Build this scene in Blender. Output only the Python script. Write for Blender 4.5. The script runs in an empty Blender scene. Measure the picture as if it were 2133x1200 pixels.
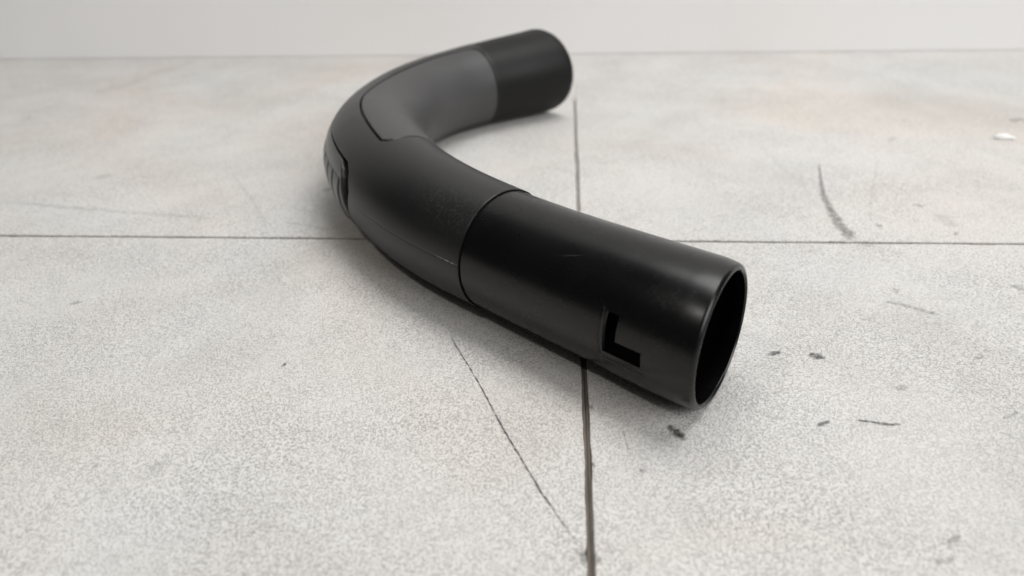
import bpy, bmesh, math, random
import numpy as np
from mathutils import Vector, Matrix

random.seed(7)
rng = np.random.default_rng(7)
scene = bpy.context.scene
C = scene.collection
U = 0.019                       # metres per working unit (one tube radius, 19 mm)

# ------------------------------------------------------------------ camera
PITCH, ROLL, CAM_H, FPX = 0.51986, -0.02311, 6.52692, 1614.69
cam_data = bpy.data.cameras.new('camera')
cam = bpy.data.objects.new('camera', cam_data)
C.objects.link(cam)
cp, sp = math.cos(PITCH), math.sin(PITCH)
fwd = Vector((0, cp, -sp)); right = Vector((1, 0, 0)); upv = Vector((0, sp, cp))
rx = right * math.cos(ROLL) + upv * math.sin(ROLL)
ry = -right * math.sin(ROLL) + upv * math.cos(ROLL)
rz = -fwd
m = Matrix.Identity(4)
for i in range(3):
    m[i][0], m[i][1], m[i][2] = rx[i], ry[i], rz[i]
m[2][3] = CAM_H * U
cam.matrix_world = m
cam_data.sensor_width = 36.0
cam_data.lens = 36.0 * FPX / 2133.0
cam_data.clip_start = 0.005
cam_data.clip_end = 20.0
cam_data.dof.use_dof = True
cam_data.dof.focus_distance = 11.3 * U
cam_data.dof.aperture_fstop = 11.0
scene.camera = cam

# ------------------------------------------------------------------ light
world = bpy.data.worlds.new('World')
scene.world = world
world.use_nodes = True
bg = world.node_tree.nodes['Background']
bg.inputs['Color'].default_value = (1.0, 0.992, 0.98, 1)
bg.inputs['Strength'].default_value = 0.05

def area(name, loc, target, sx, sy, power, col=(1, 1, 1)):
    d = bpy.data.lights.new(name, 'AREA')
    d.shape = 'RECTANGLE'; d.size = sx; d.size_y = sy
    d.energy = power; d.color = col
    o = bpy.data.objects.new(name, d)
    C.objects.link(o)
    o.location = loc
    o.rotation_euler = (Vector(target) - Vector(loc)).to_track_quat('-Z', 'Y').to_euler()
    return o

area('ceiling_panel_light', (0.20, 0.43, 0.88), (0.04, 0.28, 0), 0.75, 0.44, 6.9, (1.0, 0.992, 0.98))
area('front_wall_fill', (1.40, -1.15, 1.35), (0.0, 0.42, 0.06), 1.6, 1.2, 37.0, (1.0, 0.992, 0.98))  # added fill light, put in to brighten the wall
SPOT = (-0.235, 0.008, 0.50)
area('small_ceiling_lamp', SPOT, (0.04, 0.15, 0.03), 0.03, 0.03, 0.40, (1.0, 0.96, 0.9))

vs = scene.view_settings
vs.view_transform = 'Standard'; vs.look = 'None'; vs.gamma = 1.0
vs.exposure = 0.0; vs.use_curve_mapping = False

# ------------------------------------------------------------------ helpers
def link(name, mesh, mat=None, parent=None, smooth=True):
    o = bpy.data.objects.new(name, mesh)
    C.objects.link(o)
    if mat: mesh.materials.append(mat)
    if smooth:
        mesh.polygons.foreach_set('use_smooth', [True] * len(mesh.polygons))
    if parent: o.parent = parent
    return o

def mesh_from(name, verts, faces):
    me = bpy.data.meshes.new(name)
    me.from_pydata([tuple(v) for v in verts], [], faces)
    me.update()
    return me

class Nodes:
    def __init__(self, name):
        self.mat = bpy.data.materials.new(name)
        self.mat.use_nodes = True
        self.t = self.mat.node_tree
        self.n = self.t.nodes
        self.b = self.n['Principled BSDF']
        self.out = self.n['Material Output']
    def new(self, kind, **kw):
        nd = self.n.new(kind)
        for k, v in kw.items():
            if k.startswith('i_'):
                nd.inputs[k[2:].replace('_', ' ')].default_value = v
            else: setattr(nd, k, v)
        return nd
    def link(self, a, b): self.t.links.new(a, b)
    def math(self, op, a, b=None, clamp=False):
        nd = self.n.new('ShaderNodeMath'); nd.operation = op; nd.use_clamp = clamp
        for i, v in enumerate((a, b)):
            if v is None: continue
            if isinstance(v, (int, float)): nd.inputs[i].default_value = v
            else: self.link(v, nd.inputs[i])
        return nd.outputs[0]
    def ramp(self, fac, stops):
        nd = self.n.new('ShaderNodeValToRGB')
        e = nd.color_ramp.elements
        while len(e) < len(stops): e.new(0.5)
        for el, (pos, col) in zip(e, stops):
            el.position = pos
            el.color = (col, col, col, 1) if isinstance(col, (int, float)) else (*col, 1)
        self.link(fac, nd.inputs[0])
        return nd.outputs[0]
    def noise(self, vec, scale, detail=2.0, rough=0.5, dist=0.0):
        nd = self.new('ShaderNodeTexNoise')
        nd.inputs['Scale'].default_value = scale
        nd.inputs['Detail'].default_value = detail
        nd.inputs['Roughness'].default_value = rough
        nd.inputs['Distortion'].default_value = dist
        self.link(vec, nd.inputs['Vector'])
        return nd.outputs[0]
    def mix(self, fac, a, b, mode='MIX'):
        nd = self.n.new('ShaderNodeMix'); nd.data_type = 'RGBA'; nd.blend_type = mode
        for idx, v in ((0, fac), (6, a), (7, b)):
            if isinstance(v, (int, float)): nd.inputs[idx].default_value = v if idx == 0 else (v, v, v, 1)
            elif isinstance(v, tuple): nd.inputs[idx].default_value = (*v, 1)
            else: self.link(v, nd.inputs[idx])
        return nd.outputs[2]
    def bump(self, height, strength, distance, normal=None):
        nd = self.n.new('ShaderNodeBump')
        nd.inputs['Strength'].default_value = strength
        nd.inputs['Distance'].default_value = distance
        self.link(height, nd.inputs['Height'])
        if normal: self.link(normal, nd.inputs['Normal'])
        return nd.outputs[0]
    def obj(self): return self.new('ShaderNodeTexCoord').outputs['Object']
    def gen(self): return self.new('ShaderNodeNewGeometry').outputs['Position']

# ------------------------------------------------------------------ materials
def mat_tile():
    N = Nodes('pale_tile'); v = N.gen()
    big = N.noise(v, 9.0, 4.0, 0.55, 0.6)
    mid = N.noise(v, 38.0, 4.0, 0.6, 1.2)
    base = N.ramp(big, [(0.3, (0.625, 0.610, 0.588)), (0.5, (0.70, 0.690, 0.675)), (0.7, (0.725, 0.711, 0.692))])
    # warm and cool clouding
    tint = N.noise(v, 8.0, 3.0, 0.5, 0.8)
    tcol = N.ramp(tint, [(0.3, (0.985, 0.995, 0.995)), (0.5, (1.0, 0.995, 0.985)), (0.7, (1.0, 0.945, 0.895))])
    base = N.mix(1.0, base, tcol, 'MULTIPLY')
    smut = N.ramp(mid, [(0.36, 0.945), (0.55, 1.0)])
    base = N.mix(0.8, base, smut, 'MULTIPLY')
    # pebbled print: small worm-shaped pits that hold dirt
    n1 = N.noise(v, 1050.0, 1.0, 0.5, 0.8)
    line = N.math('ABSOLUTE', N.math('SUBTRACT', n1, 0.5))
    worm = N.ramp(line, [(0.01, 1.0), (0.105, 0.0)])
    brk = N.ramp(N.noise(v, 1500.0, 1.0, 0.5, 0.4), [(0.36, 0.0), (0.50, 1.0)])
    fade = N.ramp(N.noise(v, 26.0, 2.0), [(0.35, 0.55), (0.62, 1.0)])
    pit = N.math('MULTIPLY', worm, brk)
    dirt = N.mix(N.math('MULTIPLY', pit, N.math('MULTIPLY', fade, 0.80)), base, (0.29, 0.281, 0.272))
    # sparse fine grey flecks and drag streaks
    mp = N.new('ShaderNodeMapping'); N.link(v, mp.inputs[0])
    mp.inputs['Rotation'].default_value = (0, 0, math.radians(-28)); mp.inputs['Scale'].default_value = (30, 210, 1)
    st = N.noise(mp.outputs[0], 1.0, 4.0, 0.6, 0.3)
    stm = N.ramp(st, [(0.68, 0.0), (0.78, 0.2)])
    col = N.mix(stm, dirt, (0.42, 0.40, 0.385))
    N.link(col, N.b.inputs['Base Color'])
    N.link(N.ramp(mid, [(0.3, 0.62), (0.7, 0.48)]), N.b.inputs['Roughness'])
    N.b.inputs['Specular IOR Level'].default_value = 0.35
    relief = N.math('SUBTRACT', N.math('MULTIPLY', n1, 0.35), pit)
    N.link(N.bump(relief, 0.55, 0.0002), N.b.inputs['Normal'])
    return N.mat

def mat_wall():
    N = Nodes('white_wall_paint'); v = N.gen()
    a = N.noise(v, 5.0, 3.0, 0.5)
    base = N.ramp(a, [(0.3, (0.85, 0.84, 0.833)), (0.7, (0.88, 0.872, 0.865))])
    N.link(base, N.b.inputs['Base Color'])
    N.b.inputs['Roughness'].default_value = 0.6
    N.b.inputs['Specular IOR Level'].default_value = 0.3
    N.link(N.bump(N.noise(v, 300.0, 3.0), 0.15, 0.0004), N.b.inputs['Normal'])
    return N.mat

def mat_plain(name, col, rough, spec=0.5, grain=0.0, gscale=2500.0, var=0.15):
    N = Nodes(name); v = N.gen()
    n = N.noise(v, 60.0, 4.0, 0.6)
    lo = tuple(c * (1 - var) for c in col); hi = tuple(c * (1 + var) for c in col)
    N.link(N.ramp(n, [(0.3, lo), (0.7, hi)]), N.b.inputs['Base Color'])
    N.link(N.ramp(n, [(0.3, rough * 0.92), (0.7, min(1, rough * 1.08))]), N.b.inputs['Roughness'])
    N.b.inputs['Specular IOR Level'].default_value = spec
    if grain:
        N.link(N.bump(N.noise(v, gscale, 2.0), grain, 0.0001), N.b.inputs['Normal'])
    return N.mat

def uvpart(N):
    uv = N.new('ShaderNodeUVMap'); uv.uv_map = 'UVMap'
    sep = N.new('ShaderNodeSeparateXYZ'); N.link(uv.outputs[0], sep.inputs[0])
    return N.math('MULTIPLY', sep.outputs[0], 20.0), N.math('MULTIPLY', sep.outputs[1], 360.0)   # s, angle + 180

def bell(N, x, c, w):
    d = N.math('DIVIDE', N.math('SUBTRACT', x, c), w)
    return N.math('POWER', 2.718, N.math('MULTIPLY', N.math('MULTIPLY', d, d), -1.0))

def mat_front_tube():
    N = Nodes('black_gloss_plastic'); v = N.gen()
    s, a = uvpart(N)
    n = N.noise(v, 70.0, 4.0, 0.6)
    # rubbed spot near the mouth, with fine scratches
    rub = N.math('MULTIPLY', bell(N, s, 0.42, 0.30), bell(N, a, 231.0, 13.0))
    sc = N.ramp(N.noise(v, 520.0, 5.0, 0.7, 1.5), [(0.55, 0.0), (0.72, 1.0)])
    wear = N.math('MULTIPLY', rub, sc)
    dust = N.ramp(N.noise(v, 2600.0, 1.0), [(0.76, 0.0), (0.82, 0.35)])
    col = N.mix(N.math('MULTIPLY', wear, 0.30), (0.0022, 0.0022, 0.0025), (0.10, 0.10, 0.105))
    col = N.mix(N.math('MULTIPLY', dust, 0.12), col, (0.2, 0.2, 0.2))
    a2 = N.math('ADD', a, N.math('MULTIPLY', N.math('SUBTRACT', s, 2.0), 22.0))
    hair = N.math('MULTIPLY', bell(N, a2, 232.5, 0.45), bell(N, s, 2.0, 0.14))
    col = N.mix(N.math('MULTIPLY', hair, 0.14), col, (0.22, 0.22, 0.22))
    N.link(col, N.b.inputs['Base Color'])
    r = N.ramp(n, [(0.3, 0.24), (0.7, 0.30)])
    N.link(N.math('ADD', r, N.math('MULTIPLY', rub, 0.05)), N.b.inputs['Roughness'])
    N.b.inputs['Specular IOR Level'].default_value = 0.37
    h = N.math('ADD', N.math('MULTIPLY', wear, 0.6), N.noise(v, 160.0, 2.0))
    N.link(N.bump(h, 0.10, 0.0003), N.b.inputs['Normal'])
    return N.mat

def mat_sleeve():
    N = Nodes('black_satin_plastic'); v = N.gen()
    s, a = uvpart(N)
    n = N.noise(v, 55.0, 4.0, 0.6)
    # pale specks caught in the grained skin beside the seam
    band = N.math('MULTIPLY', bell(N, s, 4.25, 0.95), bell(N, a, 232.0, 22.0))
    vor = N.new('ShaderNodeTexVoronoi'); vor.inputs['Scale'].default_value = 2600.0; N.link(v, vor.inputs['Vector'])
    dots = N.ramp(vor.outputs['Distance'], [(0.20, 1.0), (0.34, 0.0)])
    pick = N.ramp(N.noise(v, 900.0, 2.0), [(0.42, 0.0), (0.56, 1.0)])
    speck = N.math('MULTIPLY', N.math('MULTIPLY', dots, pick), band)
    base = N.ramp(n, [(0.3, (0.0062, 0.0062, 0.0066)), (0.7, (0.0085, 0.0085, 0.0088))])
    col = N.mix(N.math('MULTIPLY', speck, 0.45), base, (0.20, 0.197, 0.193))
    # short pale scratch on the mould line by the seam
    scr = N.math('MULTIPLY', bell(N, a, 186.4, 0.55), bell(N, s, 4.08, 0.20))
    scr = N.math('MULTIPLY', scr, N.ramp(N.noise(v, 1400.0, 2.0), [(0.4, 0.0), (0.55, 1.0)]))
    col = N.mix(N.math('MULTIPLY', scr, 0.8), col, (0.45, 0.44, 0.43))
    N.link(col, N.b.inputs['Base Color'])
    N.link(N.ramp(n, [(0.3, 0.36), (0.7, 0.41)]), N.b.inputs['Roughness'])
    N.b.inputs['Specular IOR Level'].default_value = 0.44
    g = N.noise(v, 3600.0, 2.0, 0.6)
    N.link(N.bump(g, 0.4, 0.0001), N.b.inputs['Normal'])
    return N.mat

def mat_scuff():
    N = Nodes('scuff_smear'); v = N.gen()
    at = N.new('ShaderNodeAttribute'); at.attribute_name = 'fade'
    n = N.noise(v, 700.0, 4.0, 0.7, 0.5)
    k = N.ramp(n, [(0.36, 0.15), (0.56, 1.0)])
    al = N.math('MULTIPLY', at.outputs['Fac'], k, True)
    N.b.inputs['Base Color'].default_value = (0.05, 0.05, 0.05, 1)
    N.b.inputs['Roughness'].default_value = 0.6
    N.link(al, N.b.inputs['Alpha'])
    return N.mat

M_TILE, M_WALL = mat_tile(), mat_wall()
M_JOINT = mat_plain('brown_joint', (0.145, 0.125, 0.106), 0.8, 0.2, 0.5, 1500, 0.3)
M_CORE = mat_plain('board_core', (0.20, 0.155, 0.13), 0.8, 0.2, 0.4, 900, 0.2)
M_JOINT2 = mat_plain('grey_joint', (0.34, 0.32, 0.30), 0.8, 0.2, 0.5, 1500, 0.2)
M_PALE_STRIP = mat_plain('pale_joint_strip', (0.60, 0.585, 0.565), 0.9, 0.1, 0.4, 900, 0.1)
M_FRONT, M_SLEEVE = mat_front_tube(), mat_sleeve()
M_INLAY = mat_plain('grey_soft_inlay', (0.050, 0.0495, 0.051), 0.46, 0.45, 0.15, 3000, 0.12)
M_REAR = mat_plain('black_tube_end', (0.005, 0.005, 0.0052), 0.48, 0.26, 0.12, 3000)
M_SLIDE = mat_plain('slider_plastic', (0.030, 0.032, 0.030), 0.30, 0.5, 0.05, 2500)
M_DARK = mat_plain('slot_black', (0.004, 0.004, 0.004), 0.5, 0.3)
M_SCUFF = mat_scuff()
M_FLAKE = mat_plain('white_flake', (0.93, 0.93, 0.92), 0.5, 0.4, 0.3, 800, 0.03)

SCUFFS = [
    ([(-0.993, 10.102, 0.016), (-0.877, 9.725, 0.038), (-0.739, 9.379, 0.03), (-0.476, 8.705, 0.036), (-0.206, 7.89, 0.04), (-0.036, 7.447, 0.039), (0.142, 6.987, 0.031), (0.297, 6.586, 0.054), (0.42, 6.322, 0.03), (0.582, 5.968, 0.023), (0.655, 5.787, 0.011)], 0.75),
    ([(7.147, 16.869, 0.053), (6.959, 16.278, 0.041), (6.733, 15.586, 0.071), (6.553, 14.888, 0.103), (6.435, 14.212, 0.142), (6.374, 13.493, 0.173), (6.373, 12.768, 0.232)], 0.55),
    ([(6.383, 12.747, 0.169), (6.533, 12.681, 0.126), (6.681, 12.614, 0.063)], 0.35),
    ([(3.686, 9.25, 0.039), (3.801, 9.307, 0.098), (3.917, 9.364, 0.04)], 0.70),
    ([(4.295, 9.274, 0.064), (4.393, 9.197, 0.152), (4.491, 9.121, 0.05)], 0.75),
    ([(1.96, 7.774, 0.044), (1.998, 7.65, 0.115), (2.093, 7.573, 0.128), (2.159, 7.452, 0.047)], 0.75),
    ([(3.842, 7.669, 0.031), (3.949, 7.713, 0.075), (4.065, 7.775, 0.022)], 0.65),
    ([(4.377, 7.783, 0.031), (4.545, 7.739, 0.041), (4.76, 7.665, 0.05), (4.941, 7.659, 0.038)], 0.65),
    ([(5.169, 8.372, 0.04), (5.27, 8.421, 0.104), (5.357, 8.439, 0.057)], 0.50),
    ([(5.975, 10.688, 0.049), (6.185, 10.603, 0.082), (6.389, 10.461, 0.096), (6.667, 10.217, 0.063)], 0.45),
    ([(4.521, 5.706, 0.027), (4.613, 5.768, 0.074), (4.751, 5.856, 0.028)], 0.50),
    ([(4.29, 5.491, 0.035), (4.422, 5.506, 0.068), (4.552, 5.527, 0.039)], 0.45),
    ([(6.253, 7.716, 0.026), (6.393, 7.788, 0.057), (6.545, 7.89, 0.03)], 0.50),
    ([(5.38, 10.132, 0.048), (5.649, 10.205, 0.061)], 0.30),
    ([(6.293, 11.062, 0.137), (6.383, 10.995, 0.137)], 0.40),
    ([(6.569, 9.038, 0.048), (6.775, 9.101, 0.048)], 0.40),
    ([(1.363, 7.795, 0.019), (1.379, 7.598, 0.019), (1.394, 7.231, 0.018)], 0.35),
    ([(-7.451, 11.185, 0.053), (-7.31, 11.225, 0.109), (-7.216, 11.3, 0.073)], 0.45),
    ([(-8.091, 11.182, 0.09), (-7.968, 11.224, 0.072)], 0.30),
    ([(-12.206, 26.502, 0.306), (-11.723, 27.167, 0.475), (-11.167, 28.205, 0.236)], 0.25),
    ([(-13.012, 24.188, 0.26), (-12.495, 25.086, 0.479), (-12.154, 26.372, 0.268)], 0.20),
    ([(13.061, 19.535, 0.174), (13.333, 19.636, 0.251), (13.558, 19.742, 0.186)], 0.45),
    ([(-6.347, 16.873, 0.059), (-5.648, 15.653, 0.066), (-5.11, 14.621, 0.06), (-4.825, 13.987, 0.038)], 0.25),
    ([(-4.372, 12.768, 0.06), (-3.998, 11.723, 0.04)], 0.15),
    ([(-11.084, 15.681, 0.115), (-10.141, 15.471, 0.136), (-8.751, 15.141, 0.134), (-7.306, 14.815, 0.11), (-5.918, 14.525, 0.087)], 0.28),
    ([(-4.59, 14.313, 0.079), (-4.059, 14.102, 0.095), (-3.528, 13.83, 0.073)], 0.30),
    ([(-9.607, 16.927, 0.169), (-9.445, 17.036, 0.258), (-9.322, 17.24, 0.119)], 0.35),
    ([(-13.861, 21.541, 0.28), (-13.627, 21.924, 0.284)], 0.30),
    ([(8.454, 13.959, 0.16), (8.486, 13.641, 0.332), (8.495, 13.293, 0.142)], 0.25),
    ([(8.338, 13.091, 0.161), (8.423, 13.045, 0.115)], 0.50),
    ([(7.053, 13.5, 0.114), (7.18, 13.472, 0.113)], 0.50),
    ([(9.43, 18.459, 0.299), (9.569, 18.341, 0.297)], 0.35),
    ([(8.311, 11.113, 0.09), (8.368, 11.046, 0.145), (8.396, 10.917, 0.099)], 0.50),
    ([(6.078, 7.479, 0.032), (6.182, 7.367, 0.041), (6.251, 7.249, 0.04)], 0.35),
    ([(-4.489, 7.123, 0.095), (-4.4, 7.178, 0.248), (-4.303, 7.234, 0.096)], 0.30),
    ([(-4.078, 15.828, 0.139), (-3.955, 16.067, 0.121)], 0.50),
    ([(1.459, 6.927, 0.063), (1.553, 6.94, 0.056)], 0.50),
    ([(1.503, 5.987, 0.139), (1.623, 5.957, 0.124)], 0.18),
    ([(-0.07, 5.53, 0.036), (-0.001, 5.51, 0.042)], 0.35),
    ([(-3.378, 9.303, 0.09), (-3.319, 9.288, 0.078)], 0.60),
    ([(-5.19, 7.238, 0.062), (-5.138, 7.228, 0.054)], 0.50),
    ([(-2.996, 6.109, 0.114), (-2.903, 6.12, 0.1)], 0.25),
    ([(0.994, 8.143, 0.119), (1.046, 8.151, 0.069)], 0.60),
    ([(0.898, 7.053, 0.082), (0.951, 7.059, 0.057)], 0.60),
    ([(0.679, 5.767, 0.031), (0.687, 5.639, 0.07), (0.664, 5.546, 0.04)], 0.60),
    ([(0.796, 5.617, 0.1), (0.862, 5.665, 0.079)], 0.55),
    ([(-0.338, 16.384, 0.101), (-0.015, 16.192, 0.1)], 0.10),
    ([(6.416, 10.946, 0.036), (6.624, 9.647, 0.033)], 0.12),
    ([(6.134, 18.618, 0.066), (6.241, 16.323, 0.093), (6.393, 15.206, 0.063)], 0.13),
    ([(8.613, 17.087, 0.051), (7.636, 15.132, 0.047), (6.935, 13.506, 0.034)], 0.20),
    ([(-1.396, 8.544, 0.044), (-1.303, 8.986, 0.038)], 0.12),
    ([(-0.486, 9.129, 0.039), (-0.387, 9.402, 0.032)], 0.12),
    ([(-6.319, 7.867, 0.091), (-5.931, 8.094, 0.07)], 0.12),
    ([(8.241, 14.467, 0.117), (8.354, 14.292, 0.092)], 0.40),
    ([(5.347, 12.566, 0.095), (5.509, 12.405, 0.075)], 0.30)]
# ------------------------------------------------------------------ the floor
TH = math.radians(-4.05)
ux, vx = np.array((math.cos(TH), math.sin(TH))), np.array((-math.sin(TH), math.cos(TH)))
CROSS = np.array((1.296, 13.167))                # where the two joints meet
GAP = 0.084                                      # joint width
def P2(u, v): return (CROSS + u * ux + v * vx)

def set_meta(o, label, cat=None, kind=None, group=None):
    o['label'] = label
    if cat: o['category'] = cat
    if kind: o['kind'] = kind
    if group: o['group'] = group

UMIN, UMAX, VMIN, VMAX = -31.0, 31.0, -31.0, 16.4
TT = 0.42                                        # tile thickness (8 mm)
base_v = [(*P2(u, v), z) for z in (-TT - 0.5, -TT - 0.02) for u, v in ((UMIN, VMIN), (UMAX, VMIN), (UMAX, VMAX), (UMIN, VMAX))]
base = mesh_from('floor', np.array(base_v) * U, [(3, 2, 1, 0), (4, 5, 6, 7), (0, 1, 5, 4), (1, 2, 6, 5), (2, 3, 7, 6), (3, 0, 4, 7)])
floor = link('floor', base, M_CORE, smooth=False)
set_meta(floor, 'pale grey pebbled floor of large tiles with dark joints', kind='structure')

def make_tile(u0, u1, v0, v1):
    """A slab with slightly worn, uneven arrises along the joints."""
    def edge(a, b, nrm, joint):
        a, b = np.array(a, float), np.array(b, float)
        L = np.linalg.norm(b - a); n = int(L / (0.10 if joint else 2.0))
        t = np.arange(n) / n
        pts = a + np.outer(t, b - a)
        if joint:
            j = rng.normal(0, 1, n)
            j = np.convolve(j, np.ones(5) / 5, 'same') * 0.008 + rng.normal(0, 0.0022, n)
            chip = (rng.random(n) < 0.025) * rng.random(n) * 0.022
            pts += np.outer(np.clip(j, -0.012, 0.012) + chip, nrm)
        return pts
    eps = 1e-3
    c = [(u0, v0), (u1, v0), (u1, v1), (u0, v1)]
    ring = np.vstack([edge(c[0], c[1], (0, 1), abs(v0) < 1), edge(c[1], c[2], (-1, 0), abs(u1) < 1),
                      edge(c[2], c[3], (0, -1), abs(v1) < 1), edge(c[3], c[0], (1, 0), abs(u0) < 1)])
    cu, cv = (u0 + u1) / 2, (v0 + v1) / 2
    def shrink(r, d):
        q = r.copy()
        q[:, 0] += np.where(np.abs(q[:, 0] - u0) < 0.06, d, 0) - np.where(np.abs(q[:, 0] - u1) < 0.06, d, 0)
        q[:, 1] += np.where(np.abs(q[:, 1] - v0) < 0.06, d, 0) - np.where(np.abs(q[:, 1] - v1) < 0.06, d, 0)
        return q
    n = len(ring)
    levels = [(ring, -TT), (ring, -0.014), (shrink(ring, 0.005), -0.004), (shrink(ring, 0.014), 0.0)]
    verts = []
    for r, z in levels:
        for q in r:
            x, y = P2(*q); verts.append((x * U, y * U, z * U))
    faces = []
    for k in range(len(levels) - 1):
        for i in range(n):
            j = (i + 1) % n
            faces.append((k * n + i, k * n + j, (k + 1) * n + j, (k + 1) * n + i))
    faces.append(tuple(3 * n + i for i in range(n)))
    me = mesh_from('tile', verts, faces)
    return link('tile', me, M_TILE, floor, smooth=False)

g = GAP / 2
tiles = {(-1, -1): make_tile(UMIN, -g, VMIN, -g), (1, -1): make_tile(g, UMAX, VMIN, -g),
         (-1, 1): make_tile(UMIN, -g, g, VMAX), (1, 1): make_tile(g, UMAX, g, VMAX)}

def make_joint(p0, p1, z, mat, name, groove=True, width=GAP * 0.97):
    p0, p1 = np.array(p0, float), np.array(p1, float)
    d = p1 - p0; L = np.linalg.norm(d); d /= L; w = np.array((-d[1], d[0])) * width / 2
    n = max(2, int(L / 0.12))
    prof = [(-1, 0.0), (-0.22, 0.006), (-0.10, -0.02), (0.10, -0.02), (0.22, 0.006), (1, 0.0)] if groove else [(-1, 0), (0, 0.006), (1, 0)]
    verts, faces = [], []
    for i in range(n + 1):
        c = p0 + d * L * i / n
        for a, h in prof:
            x, y = P2(*(c + w * (a + (rng.normal(0, 0.02) if abs(a) < 1 else 0))))
            verts.append((x * U, y * U, (z + h + rng.normal(0, 0.002)) * U))
    k = len(prof)
    for i in range(n):
        for j in range(k - 1):
            faces.append((i * k + j, (i + 1) * k + j, (i + 1) * k + j + 1, i * k + j + 1))
    return link(name, mesh_from(name, verts, faces), mat, floor)

make_joint((0, VMIN), (0, -g * 0.99), -0.030, M_JOINT, 'joint_filler')
make_joint((0, g * 0.99), (0, VMAX), -0.022, M_JOINT2, 'joint_filler')
make_joint((UMIN, 0), (UMAX, 0), -0.040, M_JOINT, 'joint_filler')
make_joint((0, 9.2), (0, VMAX), -0.010, M_PALE_STRIP, 'pale_joint_strip', False)  # added pale strip so the joint fades out towards the wall

def make_scuff(pts, dark):
    pts = np.array(pts)
    t = np.concatenate([[0], np.cumsum(np.linalg.norm(np.diff(pts[:, :2], axis=0), axis=1))])
    n = max(8, int(t[-1] / 0.06)); q = np.linspace(0, t[-1], n)
    # smooth the stroke
    x, y, w = (np.interp(q, t, pts[:, k]) for k in range(3))
    if len(pts) > 2:
        ker = np.ones(5) / 5
        for arr in (x, y, w):
            pad = np.pad(arr, 2, mode='reflect', reflect_type='odd'); arr[:] = np.convolve(pad, ker, 'valid')
    tx, ty = np.gradient(x), np.gradient(y); L = np.hypot(tx, ty) + 1e-9
    nx, ny = -ty / L, tx / L
    w = np.maximum(w, 0.012) * 1.1
    verts, fade, faces = [], [], []
    cols = (-0.75, -0.35, 0.0, 0.35, 0.75); cf = (0, 0.8, 1, 0.8, 0)
    for i in range(n):
        e = min(1, min(i, n - 1 - i) / max(1.0, n * 0.09)) * (0.75 + 0.35 * rng.random())
        jit = rng.normal(0, 0.10) * w[i]
        for c, f in zip(cols, cf):
            o = c * w[i] * (1 + rng.normal(0, 0.10)) + jit
            verts.append(((x[i] + nx[i] * o) * U, (y[i] + ny[i] * o) * U, 0.00006))
            fade.append(f * e * dark)
    k = len(cols)
    for i in range(n - 1):
        for j in range(k - 1):
            faces.append((i * k + j, (i + 1) * k + j, (i + 1) * k + j + 1, i * k + j + 1))
    me = mesh_from('scuff_mark', verts, faces)
    at = me.attributes.new('fade', 'FLOAT', 'POINT'); at.data.foreach_set('value', fade)
    c = pts[len(pts) // 2, :2] - CROSS
    tile = tiles[(1 if c @ ux > 0 else -1, 1 if c @ vx > 0 else -1)]
    return link('scuff_mark', me, M_SCUFF, tile)

for i, (pts, dark) in enumerate(SCUFFS):
    if i == 0: pts = [(x, y, w * 0.58) for x, y, w in pts]
    make_scuff(pts, dark * (1.1 if dark > 0.6 else 0.95 if dark > 0.5 else 0.7 if dark > 0.36 else 0.5))

# ------------------------------------------------------------------ the wall behind
wth = math.radians(-3.35)
wd, wn = np.array((math.cos(wth), math.sin(wth))), np.array((-math.sin(wth), math.cos(wth)))
wc = np.array((2.3, 28.05))
verts = []
for z0, d in ((-0.3, 0.6), (0.016, 0.6), (0.016, 0.0), (34.0, 0.0), (34.0, 2.0), (-0.3, 2.0)):
    for t in (-34.0, 34.0):
        x, y = wc + wd * t + wn * (d)
        verts.append((x * U, y * U, z0 * U))
faces = [(2 * i, 2 * i + 1, (2 * i + 3) % 12, (2 * i + 2) % 12) for i in range(6)]
faces += [tuple(range(10, -1, -2)), tuple(range(1, 12, 2))]
wall = link('wall', mesh_from('wall', verts, faces), M_WALL, smooth=False)
set_meta(wall, 'smooth off-white wall behind the tiled floor', kind='structure')

# ------------------------------------------------------------------ the handle
X0, Y0, A0, LEN = 2.66689, 8.23442, 2.3921, 16.93289
KAPPA = [-0.00987, -0.00286, -0.01107, -0.1516, -0.10225, -0.16995, -0.20364, -0.24379, -0.14631, 0.15907]
SK0, SK1 = 0.16834, 0.21824
NS = 3000
S_ = np.linspace(0, LEN, NS)
kk = np.interp(S_, np.linspace(0, LEN, 10), KAPPA)
ker = np.hanning(301); ker /= ker.sum()
kk = np.convolve(np.pad(kk, 150, mode='edge'), ker, 'valid')
ds = S_[1]
A_ = A0 + np.concatenate([[0], np.cumsum((kk[1:] + kk[:-1]) / 2 * ds)])
CX = X0 + np.concatenate([[0], np.cumsum((np.cos(A_[1:]) + np.cos(A_[:-1])) / 2 * ds)])
CY = Y0 + np.concatenate([[0], np.cumsum((np.sin(A_[1:]) + np.sin(A_[:-1])) / 2 * ds)])

def smooth_interp(s, xs, ys):
    """Cubic Hermite through the knots."""
    xs, ys = np.array(xs, float), np.array(ys, float)
    mm = np.gradient(ys, xs)
    i = np.clip(np.searchsorted(xs, s) - 1, 0, len(xs) - 2)
    h = xs[i + 1] - xs[i]; t = np.clip((s - xs[i]) / h, 0, 1)
    return ((2*t**3 - 3*t**2 + 1) * ys[i] + (t**3 - 2*t**2 + t) * h * mm[i]
            + (-2*t**3 + 3*t**2) * ys[i + 1] + (t**3 - t**2) * h * mm[i + 1])

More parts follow.
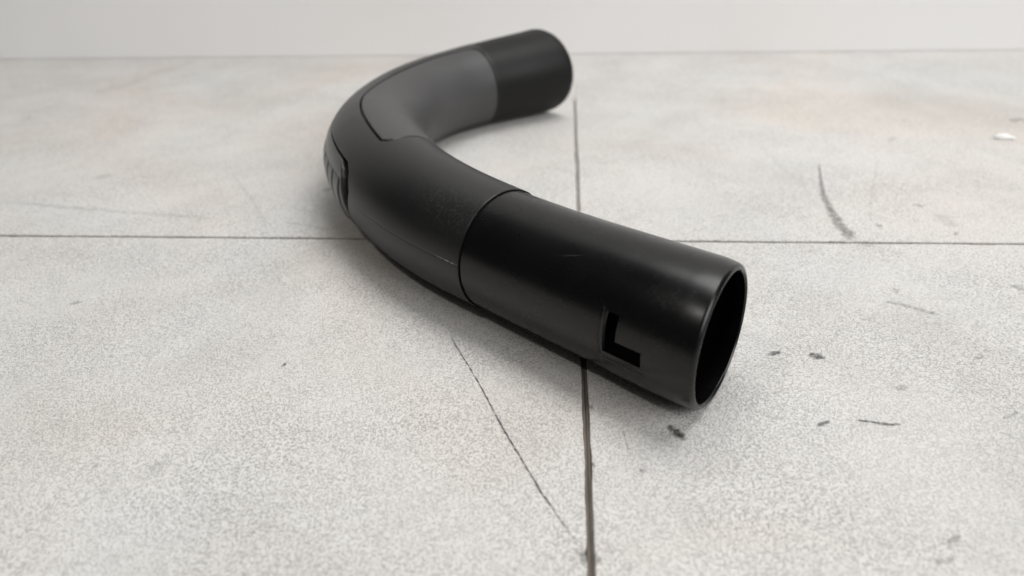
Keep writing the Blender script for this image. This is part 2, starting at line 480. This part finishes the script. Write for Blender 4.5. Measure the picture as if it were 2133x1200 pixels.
def r_sleeve(s): return smooth_interp(s, [3.8, 5.64, 8.47, 11.29, 13.2, 14.11, 15.2, 16.93], [0.988, 1.028, 1.052, 0.99, 1.005, 1.02, 1.06, 1.12])
def r_front(s): return smooth_interp(s, [0, 0.6, 1.6, 2.8, 4.2], [1.004, 0.998, 0.978, 0.963, 0.962])
def cz(s): return np.where(s < 3.8, smooth_interp(s, [0, 1.6, 2.9, 4.2, 6], [1.0, 0.985, 0.975, 0.99, 1.03]),
                           smooth_interp(s, [2.9, 4.2, 6, 8.47, 11.29, 14.11, 16.93], [0.975, 0.99, 1.03, 1.052, 0.995, 1.02, 1.12]))

def place(s, a, r):
    """(s, angle, radius) -> metres.  Angle 0 is the outer side of the bend, 90 degrees the top."""
    s = np.asarray(s, float); a = np.asarray(a, float); r = np.asarray(r, float)
    an = np.interp(s, S_, A_)
    w0 = np.clip(1 - s / 1.1, 0, 1) ** 2; w1 = np.clip(1 - (LEN - s) / 1.6, 0, 1) ** 2
    sh = -(math.sin(SK0) * w0 + math.sin(SK1) * w1) * r * np.cos(a)
    x = np.interp(s, S_, CX) + r * np.cos(a) * -np.sin(an) + sh * np.cos(an)
    y = np.interp(s, S_, CY) + r * np.cos(a) * np.cos(an) + sh * np.sin(an)
    z = cz(s) + r * np.sin(a)
    return np.stack([x, y, z], -1) * U

def sstep(a, b, x):
    t = np.clip((x - a) / (b - a), 0, 1); return t * t * (3 - 2 * t)

def add_uv(me, sa):
    """UV = (s / 20, angle / 360 + 0.5) per loop, unwrapped across the seam."""
    sa = np.asarray(sa)
    uv = me.uv_layers.new(name='UVMap')
    idx = np.zeros(len(me.loops), int); me.loops.foreach_get('vertex_index', idx)
    u = sa[idx, 0] / 20.0; v = sa[idx, 1] / (2 * math.pi) + 0.5
    st = np.zeros(len(me.polygons), int); tot = np.zeros(len(me.polygons), int)
    me.polygons.foreach_get('loop_start', st); me.polygons.foreach_get('loop_total', tot)
    pid = np.repeat(np.arange(len(st)), tot)
    mx = np.zeros(len(st)); np.maximum.at(mx, pid, v); mn = np.ones(len(st)) * 9; np.minimum.at(mn, pid, v)
    wrap = (mx - mn > 0.5)[pid] & (v < 0.5)
    v = np.where(wrap, v + 1, v)
    uv.data.foreach_set('uv', np.stack([u, v], -1).ravel())

def tube_mesh(name, S, PH, R, closed=True, flip=False):
    """S: (n,), PH: (m,), R: (n, m) radii."""
    n, mm_ = len(S), len(PH)
    ss, pp = np.meshgrid(S, PH, indexing='ij')
    V = place(ss, pp, R).reshape(-1, 3)
    F = []
    for i in range(n - 1):
        for j in range(mm_ if closed else mm_ - 1):
            k = (j + 1) % mm_
            q = (i * mm_ + j, i * mm_ + k, (i + 1) * mm_ + k, (i + 1) * mm_ + j)
            F.append(q if flip else q[::-1])
    me = mesh_from(name, V, F)
    add_uv(me, np.stack([ss.ravel(), (pp.ravel() + math.pi) % (2 * math.pi) - math.pi], -1))
    return me

D = math.pi / 180
handle = bpy.data.objects.new('vacuum_hose_handle', None)
C.objects.link(handle)
handle.empty_display_size = 0.02
set_meta(handle, 'bent black plastic vacuum hose handle with grey inlay lying on the tiles', 'handle')

# --- front tube: mouth with rounded lip, an L-shaped bayonet slot cut through its wall
def uniq(*parts):
    a = np.sort(np.concatenate([np.atleast_1d(np.array(p, float)) for p in parts]))
    return a[np.concatenate([[True], np.diff(a) > 1e-4])]
SL = dict(s0=0.965, s1=1.165, foot=0.60, a0=-11.5 * D, a1=2.0 * D, a2=23 * D)
So = uniq(np.linspace(0.0, 0.06, 7), np.linspace(0.06, 0.4, 14), np.linspace(0.4, 1.4, 51), np.linspace(1.4, 3.7, 50), np.linspace(3.7, 3.95, 26), [SL['s0'], SL['s1'], SL['foot']])
Ph = uniq(np.linspace(-180, 177, 120) * D, np.linspace(-30, 30, 61) * D, [SL['a0'], SL['a1'], SL['a2']])
ss, pp = np.meshgrid(So, Ph, indexing='ij')
Ro = r_front(ss)
lip = np.clip(1 - ss / 0.34, 0, 1)
Ro = Ro - 0.036 * lip ** 2 - 0.040 * np.clip(1 - ss / 0.05, 0, 1) ** 2
# tab outline round the slot: a fine groove, and the end piece standing a hair proud below it
dg = np.minimum(np.hypot(np.abs(ss - 1.215), np.maximum(0, np.maximum(-18 * D - pp, pp - 24 * D))),
                np.hypot(np.abs(pp + 18 * D), np.maximum(0, np.maximum(0.56 - ss, ss - 1.215))))
Ro = Ro - 0.014 * np.exp(-(dg / 0.012) ** 2)
low = sstep(-70 * D, -40 * D, pp) * (1 - sstep(-19 * D, -16 * D, pp))
Ro = Ro + 0.010 * low * (1 - sstep(1.18, 1.25, ss)) * sstep(0.30, 0.65, ss)
Ri = 0.885 + 0.02 * np.clip(1 - ss / 0.03, 0, 1) + 0.045 * sstep(0.15, 0.5, ss)
Ro = Ro - 0.006 * sstep(3.82, 3.83, ss)                           # shadow gap before the sleeve
n, mcol = ss.shape
Vo = place(ss, pp, Ro).reshape(-1, 3); Vi = place(ss, pp, Ri).reshape(-1, 3)
sc = (So[1:] + So[:-1]) / 2; pc = (Ph + np.append(Ph[1:], Ph[0] + 2 * math.pi)) / 2
SS, PP = np.meshgrid(sc, pc, indexing='ij')
hole = ((SS > SL['s0']) & (SS < SL['s1']) & (PP > SL['a0']) & (PP < SL['a2'])) | ((SS > SL['foot']) & (SS < SL['s1']) & (PP > SL['a0']) & (PP < SL['a1']))
F = []; off = n * mcol
for i in range(n - 1):
    for j in range(mcol):
        k = (j + 1) % mcol
        a, b, c_, d_ = i * mcol + j, i * mcol + k, (i + 1) * mcol + k, (i + 1) * mcol + j
        if not hole[i, j]:
            F.append((d_, c_, b, a)); F.append((off + a, off + b, off + c_, off + d_))
        else:
            for (di, dj, e0, e1) in ((-1, 0, a, b), (1, 0, c_, d_), (0, -1, d_, a), (0, 1, b, c_)):
                if not hole[i + di, (j + dj) % mcol]: F.append((e0, e1, off + e1, off + e0))
for j in range(mcol):
    k = (j + 1) % mcol
    F.append((j, k, off + k, off + j))
me = mesh_from('front_tube', np.vstack([Vo, Vi]), F)
add_uv(me, np.vstack([np.stack([ss.ravel(), pp.ravel()], -1)] * 2))
front = link('front_tube', me, M_FRONT, handle)
front['label'] = 'glossy black straight tube with open mouth and L-shaped slot'
mod = front.modifiers.new('edges', 'EDGE_SPLIT'); mod.split_angle = 50 * D

# --- grey inlay outline in (s, angle)
IN = np.array([(6.92, 75), (7.8, 77), (8.4, 77.7), (9.2, 78.3), (9.8, 79.5), (10.4, 84), (11.4, 90.5), (12.36, 95), (13.64, 97), (14.3, 99.5), (14.58, 103),
               (14.70, 111), (14.74, 128), (14.76, 146), (14.77, 174), (14.77, 200), (14.77, 228), (8.2, 228), (7.6, 200), (7.25, 160), (7.05, 135),
               (6.93, 118), (6.83, 101), (6.79, 92), (6.80, 84), (6.84, 79)])
INP = IN * np.array((1, D))
def dist_poly(s, a, poly):
    q = np.stack([s, a], -1)
    best = np.full(s.shape, 1e9); inside = np.zeros(s.shape, bool)
    for i in range(len(poly)):
        A, B = poly[i], poly[(i + 1) % len(poly)]
        ab = B - A
        t = np.clip(((q - A) @ ab) / (ab @ ab), 0, 1)
        best = np.minimum(best, np.linalg.norm(q - A - t[..., None] * ab, axis=-1))
        cond = ((A[1] > a) != (B[1] > a)) & (s < (B[0] - A[0]) * (a - A[1]) / (B[1] - A[1] + 1e-12) + A[0])
        inside ^= cond
    return np.where(inside, best, -best)

# --- grip sleeve
SLA, SLB, SLo, SLi = 7.14, 9.5, -34 * D, 35 * D        # slider extent
Ss = uniq(np.linspace(3.84, 3.92, 7), np.linspace(3.92, 6.6, 110), np.linspace(6.6, 7.6, 84), np.linspace(7.6, 14.4, 300), np.linspace(14.4, 14.84, 34))
Ps = uniq(np.linspace(-90, -20, 36) * D, np.linspace(-20, 40, 80) * D, np.linspace(40, 70, 16) * D, np.linspace(70, 130, 130) * D, np.linspace(130, 269, 90) * D)
ss, pp = np.meshgrid(Ss, Ps, indexing='ij')
R = r_sleeve(ss)
CUT = INP.copy(); CUT[17:] -= np.array((0.045, 0)); CUT[0] -= np.array((0.02, 0))   # wider shadow gap along the near border
di = dist_poly(ss, pp, CUT)
R = R - 0.080 * sstep(-0.042, -0.020, di)
R = R - 0.005 * np.clip(1 - (ss - 3.84) / 0.03, 0, 1) ** 2      # rounded lip at the seam
# track the slider runs in; its open end is a deep dark notch
aw = (pp + math.pi) % (2 * math.pi) - math.pi
lead = np.interp(aw / D, [-37, -16, 0, 13, 29, 36], [6.97, 6.95, 6.84, 6.79, 6.98, 7.2])
trk = sstep(0, 0.04, ss - lead) * (1 - sstep(9.55, 9.65, ss)) * sstep(-37 * D, -34.5 * D, aw) * (1 - sstep(33.5 * D, 36 * D, aw))
R = R - 0.20 * trk
# mould parting line low on the outer side
R = R - 0.006 * np.exp(-((aw - 6 * D) / 0.010) ** 2) * (1 - sstep(6.2, 6.7, ss))
sleeve = link('grip_sleeve', tube_mesh('grip_sleeve', Ss, Ps, R), M_SLEEVE, handle)
sleeve['label'] = 'satin black grip sleeve round the bend'
# seam end face of the sleeve
def ring_face(name, s, r0, r1, mat, parent, steps=96):
    ph = np.linspace(0, 2 * math.pi, steps, endpoint=False)
    V = np.vstack([place(np.full(steps, s), ph, np.full(steps, r0)), place(np.full(steps, s), ph, np.full(steps, r1))])
    F = [(j, (j + 1) % steps, steps + (j + 1) % steps, steps + j) for j in range(steps)]
    return link(name, mesh_from(name, V, F), mat, parent, smooth=False)
ring_face('seam_edge', 3.841, 0.90, float(r_sleeve(3.84)) - 0.006, M_DARK, sleeve)

# --- grey inlay: rows of constant angle between its near and far outline
lo_a = np.array([75, 77, 77.7, 78.3, 79.5, 84, 90.5, 95, 97, 99.5, 103, 111, 128, 146, 174, 200, 228.0]) * D
lo_s = np.array([6.92, 7.8, 8.4, 9.2, 9.8, 10.4, 11.4, 12.36, 13.64, 14.3, 14.58, 14.70, 14.74, 14.76, 14.77, 14.77, 14.77])
ne_a = np.array([75, 79, 84, 92, 101, 118, 135, 160, 200, 228.0]) * D
ne_s = np.array([6.92, 6.84, 6.80, 6.79, 6.83, 6.93, 7.05, 7.25, 7.6, 8.2])
rows = uniq(np.linspace(75, 82, 60) * D, np.linspace(82, 112, 90) * D, np.linspace(112, 226, 90) * D)
tt = uniq(np.linspace(0, 0.03, 16), np.linspace(0.03, 0.97, 150), np.linspace(0.97, 1, 16))
s_a, s_b = np.interp(rows, ne_a, ne_s), np.interp(rows, lo_a, lo_s)
ss = s_a[:, None] + (s_b - s_a)[:, None] * tt[None, :]
pp = np.repeat(rows[:, None], len(tt), 1)
d = np.abs(dist_poly(ss, pp, INP))
Rr = r_sleeve(ss) - 0.045 + 0.048 * np.sqrt(np.clip(1 - (1 - np.clip(d / 0.035, 0, 1)) ** 2, 0, 1))
V = place(ss, pp, Rr).reshape(-1, 3)
nr, nc = ss.shape
F = [(i * nc + j, i * nc + j + 1, (i + 1) * nc + j + 1, (i + 1) * nc + j) for i in range(nr - 1) for j in range(nc - 1)]
inlay = link('grip_inlay', mesh_from('grip_inlay', V, F), M_INLAY, handle)
inlay['label'] = 'lighter grey soft inlay with a pointed corner'

# --- rear tube
Sr = uniq(np.linspace(14.5, 16.6, 50), np.linspace(16.6, LEN, 24))
ss, pp = np.meshgrid(Sr, np.linspace(-180, 177, 120) * D, indexing='ij')
e = np.clip(1 - (LEN - ss) / 0.16, 0, 1)
Rr = r_sleeve(ss) - 0.012 - 0.055 * e ** 2.2
n, mcol = ss.shape
Vo = place(ss, pp, Rr).reshape(-1, 3); Vi = place(ss, pp, np.full_like(Rr, 0.93)).reshape(-1, 3)
off = n * mcol; F = []
for i in range(n - 1):
    for j in range(mcol):
        k = (j + 1) % mcol
        a, b, c_, d_ = i * mcol + j, i * mcol + k, (i + 1) * mcol + k, (i + 1) * mcol + j
        F.append((d_, c_, b, a)); F.append((off + a, off + b, off + c_, off + d_))
q = (n - 1) * mcol
for j in range(mcol):
    k = (j + 1) % mcol
    F.append((q + j, off + q + j, off + q + k, q + k))
rear = link('rear_tube', mesh_from('rear_tube', np.vstack([Vo, Vi]), F), M_REAR, handle)

# --- suction slider on the outer side of the bend
def patch(name, ss, pp, h, mat, parent, base_drop=0.10):
    R = r_sleeve(ss) + h
    n, mc = ss.shape
    V = place(ss, pp, R).reshape(-1, 3)
    F = [((i + 1) * mc + j, (i + 1) * mc + j + 1, i * mc + j + 1, i * mc + j) for i in range(n - 1) for j in range(mc - 1)]
    # skirt down into the track
    rim = [j for j in range(mc)] + [i * mc + mc - 1 for i in range(1, n)] + [(n - 1) * mc + j for j in range(mc - 2, -1, -1)] + [i * mc for i in range(n - 2, 0, -1)]
    sk = place(ss.ravel()[rim], pp.ravel()[rim], (r_sleeve(ss) - base_drop).ravel()[rim])
    o = len(V); V = np.vstack([V, sk]); nrim = len(rim)
    for i in range(nrim):
        k = (i + 1) % nrim
        F.append((rim[i], rim[k], o + k, o + i))
    ob = link(name, mesh_from(name, V, F), mat, parent)
    md = ob.modifiers.new('edges', 'EDGE_SPLIT'); md.split_angle = 60 * D
    return ob
def dome(d, h, soft, drop=0.03): return -drop + (h + drop) * np.sqrt(np.clip(1 - (1 - np.clip(d / soft, 0, 1)) ** 2, 0, 1))
Px = uniq(np.linspace(-33, -28, 10) * D, np.linspace(-28, 28, 60) * D, np.linspace(28, 33, 14) * D)
tx = uniq(np.linspace(0, 0.04, 14), np.linspace(0.04, 0.96, 90), np.linspace(0.96, 1, 12))
front_s = np.interp(Px / D, [-34, -16, 0, 9, 20, 27, 33], [7.02, 7.02, 7.10, 7.13, 7.18, 7.28, 7.48])
ss = front_s[None, :] + (9.5 - front_s[None, :]) * tx[:, None]
pp = np.repeat(Px[None, :], len(tx), 0)
dd = np.minimum(np.minimum(ss - front_s[None, :], 9.5 - ss), np.minimum(pp + 33 * D, 33 * D - pp))
slider = patch('suction_slider', ss, pp, dome(dd, 0.014, 0.06), M_SLIDE, handle, 0.19)
slider['label'] = 'ribbed sliding button on the outer side of the bend'
for c0 in (7.46, 7.89, 8.32, 8.75, 9.17):
    hw = 0.185
    Sg, Pg = np.meshgrid(np.linspace(c0 - hw, c0 + hw, 21), np.linspace(-31, 17, 40) * D, indexing='ij')
    dd = np.minimum(hw - np.abs(Sg - c0), np.minimum(Pg + 31 * D, (17 * D - Pg) * 0.25))
    patch('ridge', Sg, Pg, 0.012 + dome(dd, 0.034, 0.09, 0.0), M_SLIDE, slider, 0.0)

# --- loose white flake on the far right tile
bm = bmesh.new()
bmesh.ops.create_icosphere(bm, subdivisions=3, radius=1.0)
for v_ in bm.verts:
    co = v_.co
    k = 1 - 0.45 * max(0, co.x)
    v_.co = Vector((co.x * 0.245, co.y * 0.075 * k + 0.03 * math.sin(co.x * 2.2), max(-0.6, co.z) * 0.085 * k * (1 + 0.25 * math.sin(9 * co.x + 4 * co.y))))
me = bpy.data.meshes.new('white_flake'); bm.to_mesh(me); bm.free()
me.transform(Matrix.Scale(U, 4))
flake = link('white_flake', me, M_FLAKE)
flake.location = (12.15 * U, 18.18 * U, 0.050 * U)
flake.rotation_euler = (0, 0, math.radians(-27))
set_meta(flake, 'small white flake lying on the tile at far right', 'flake')
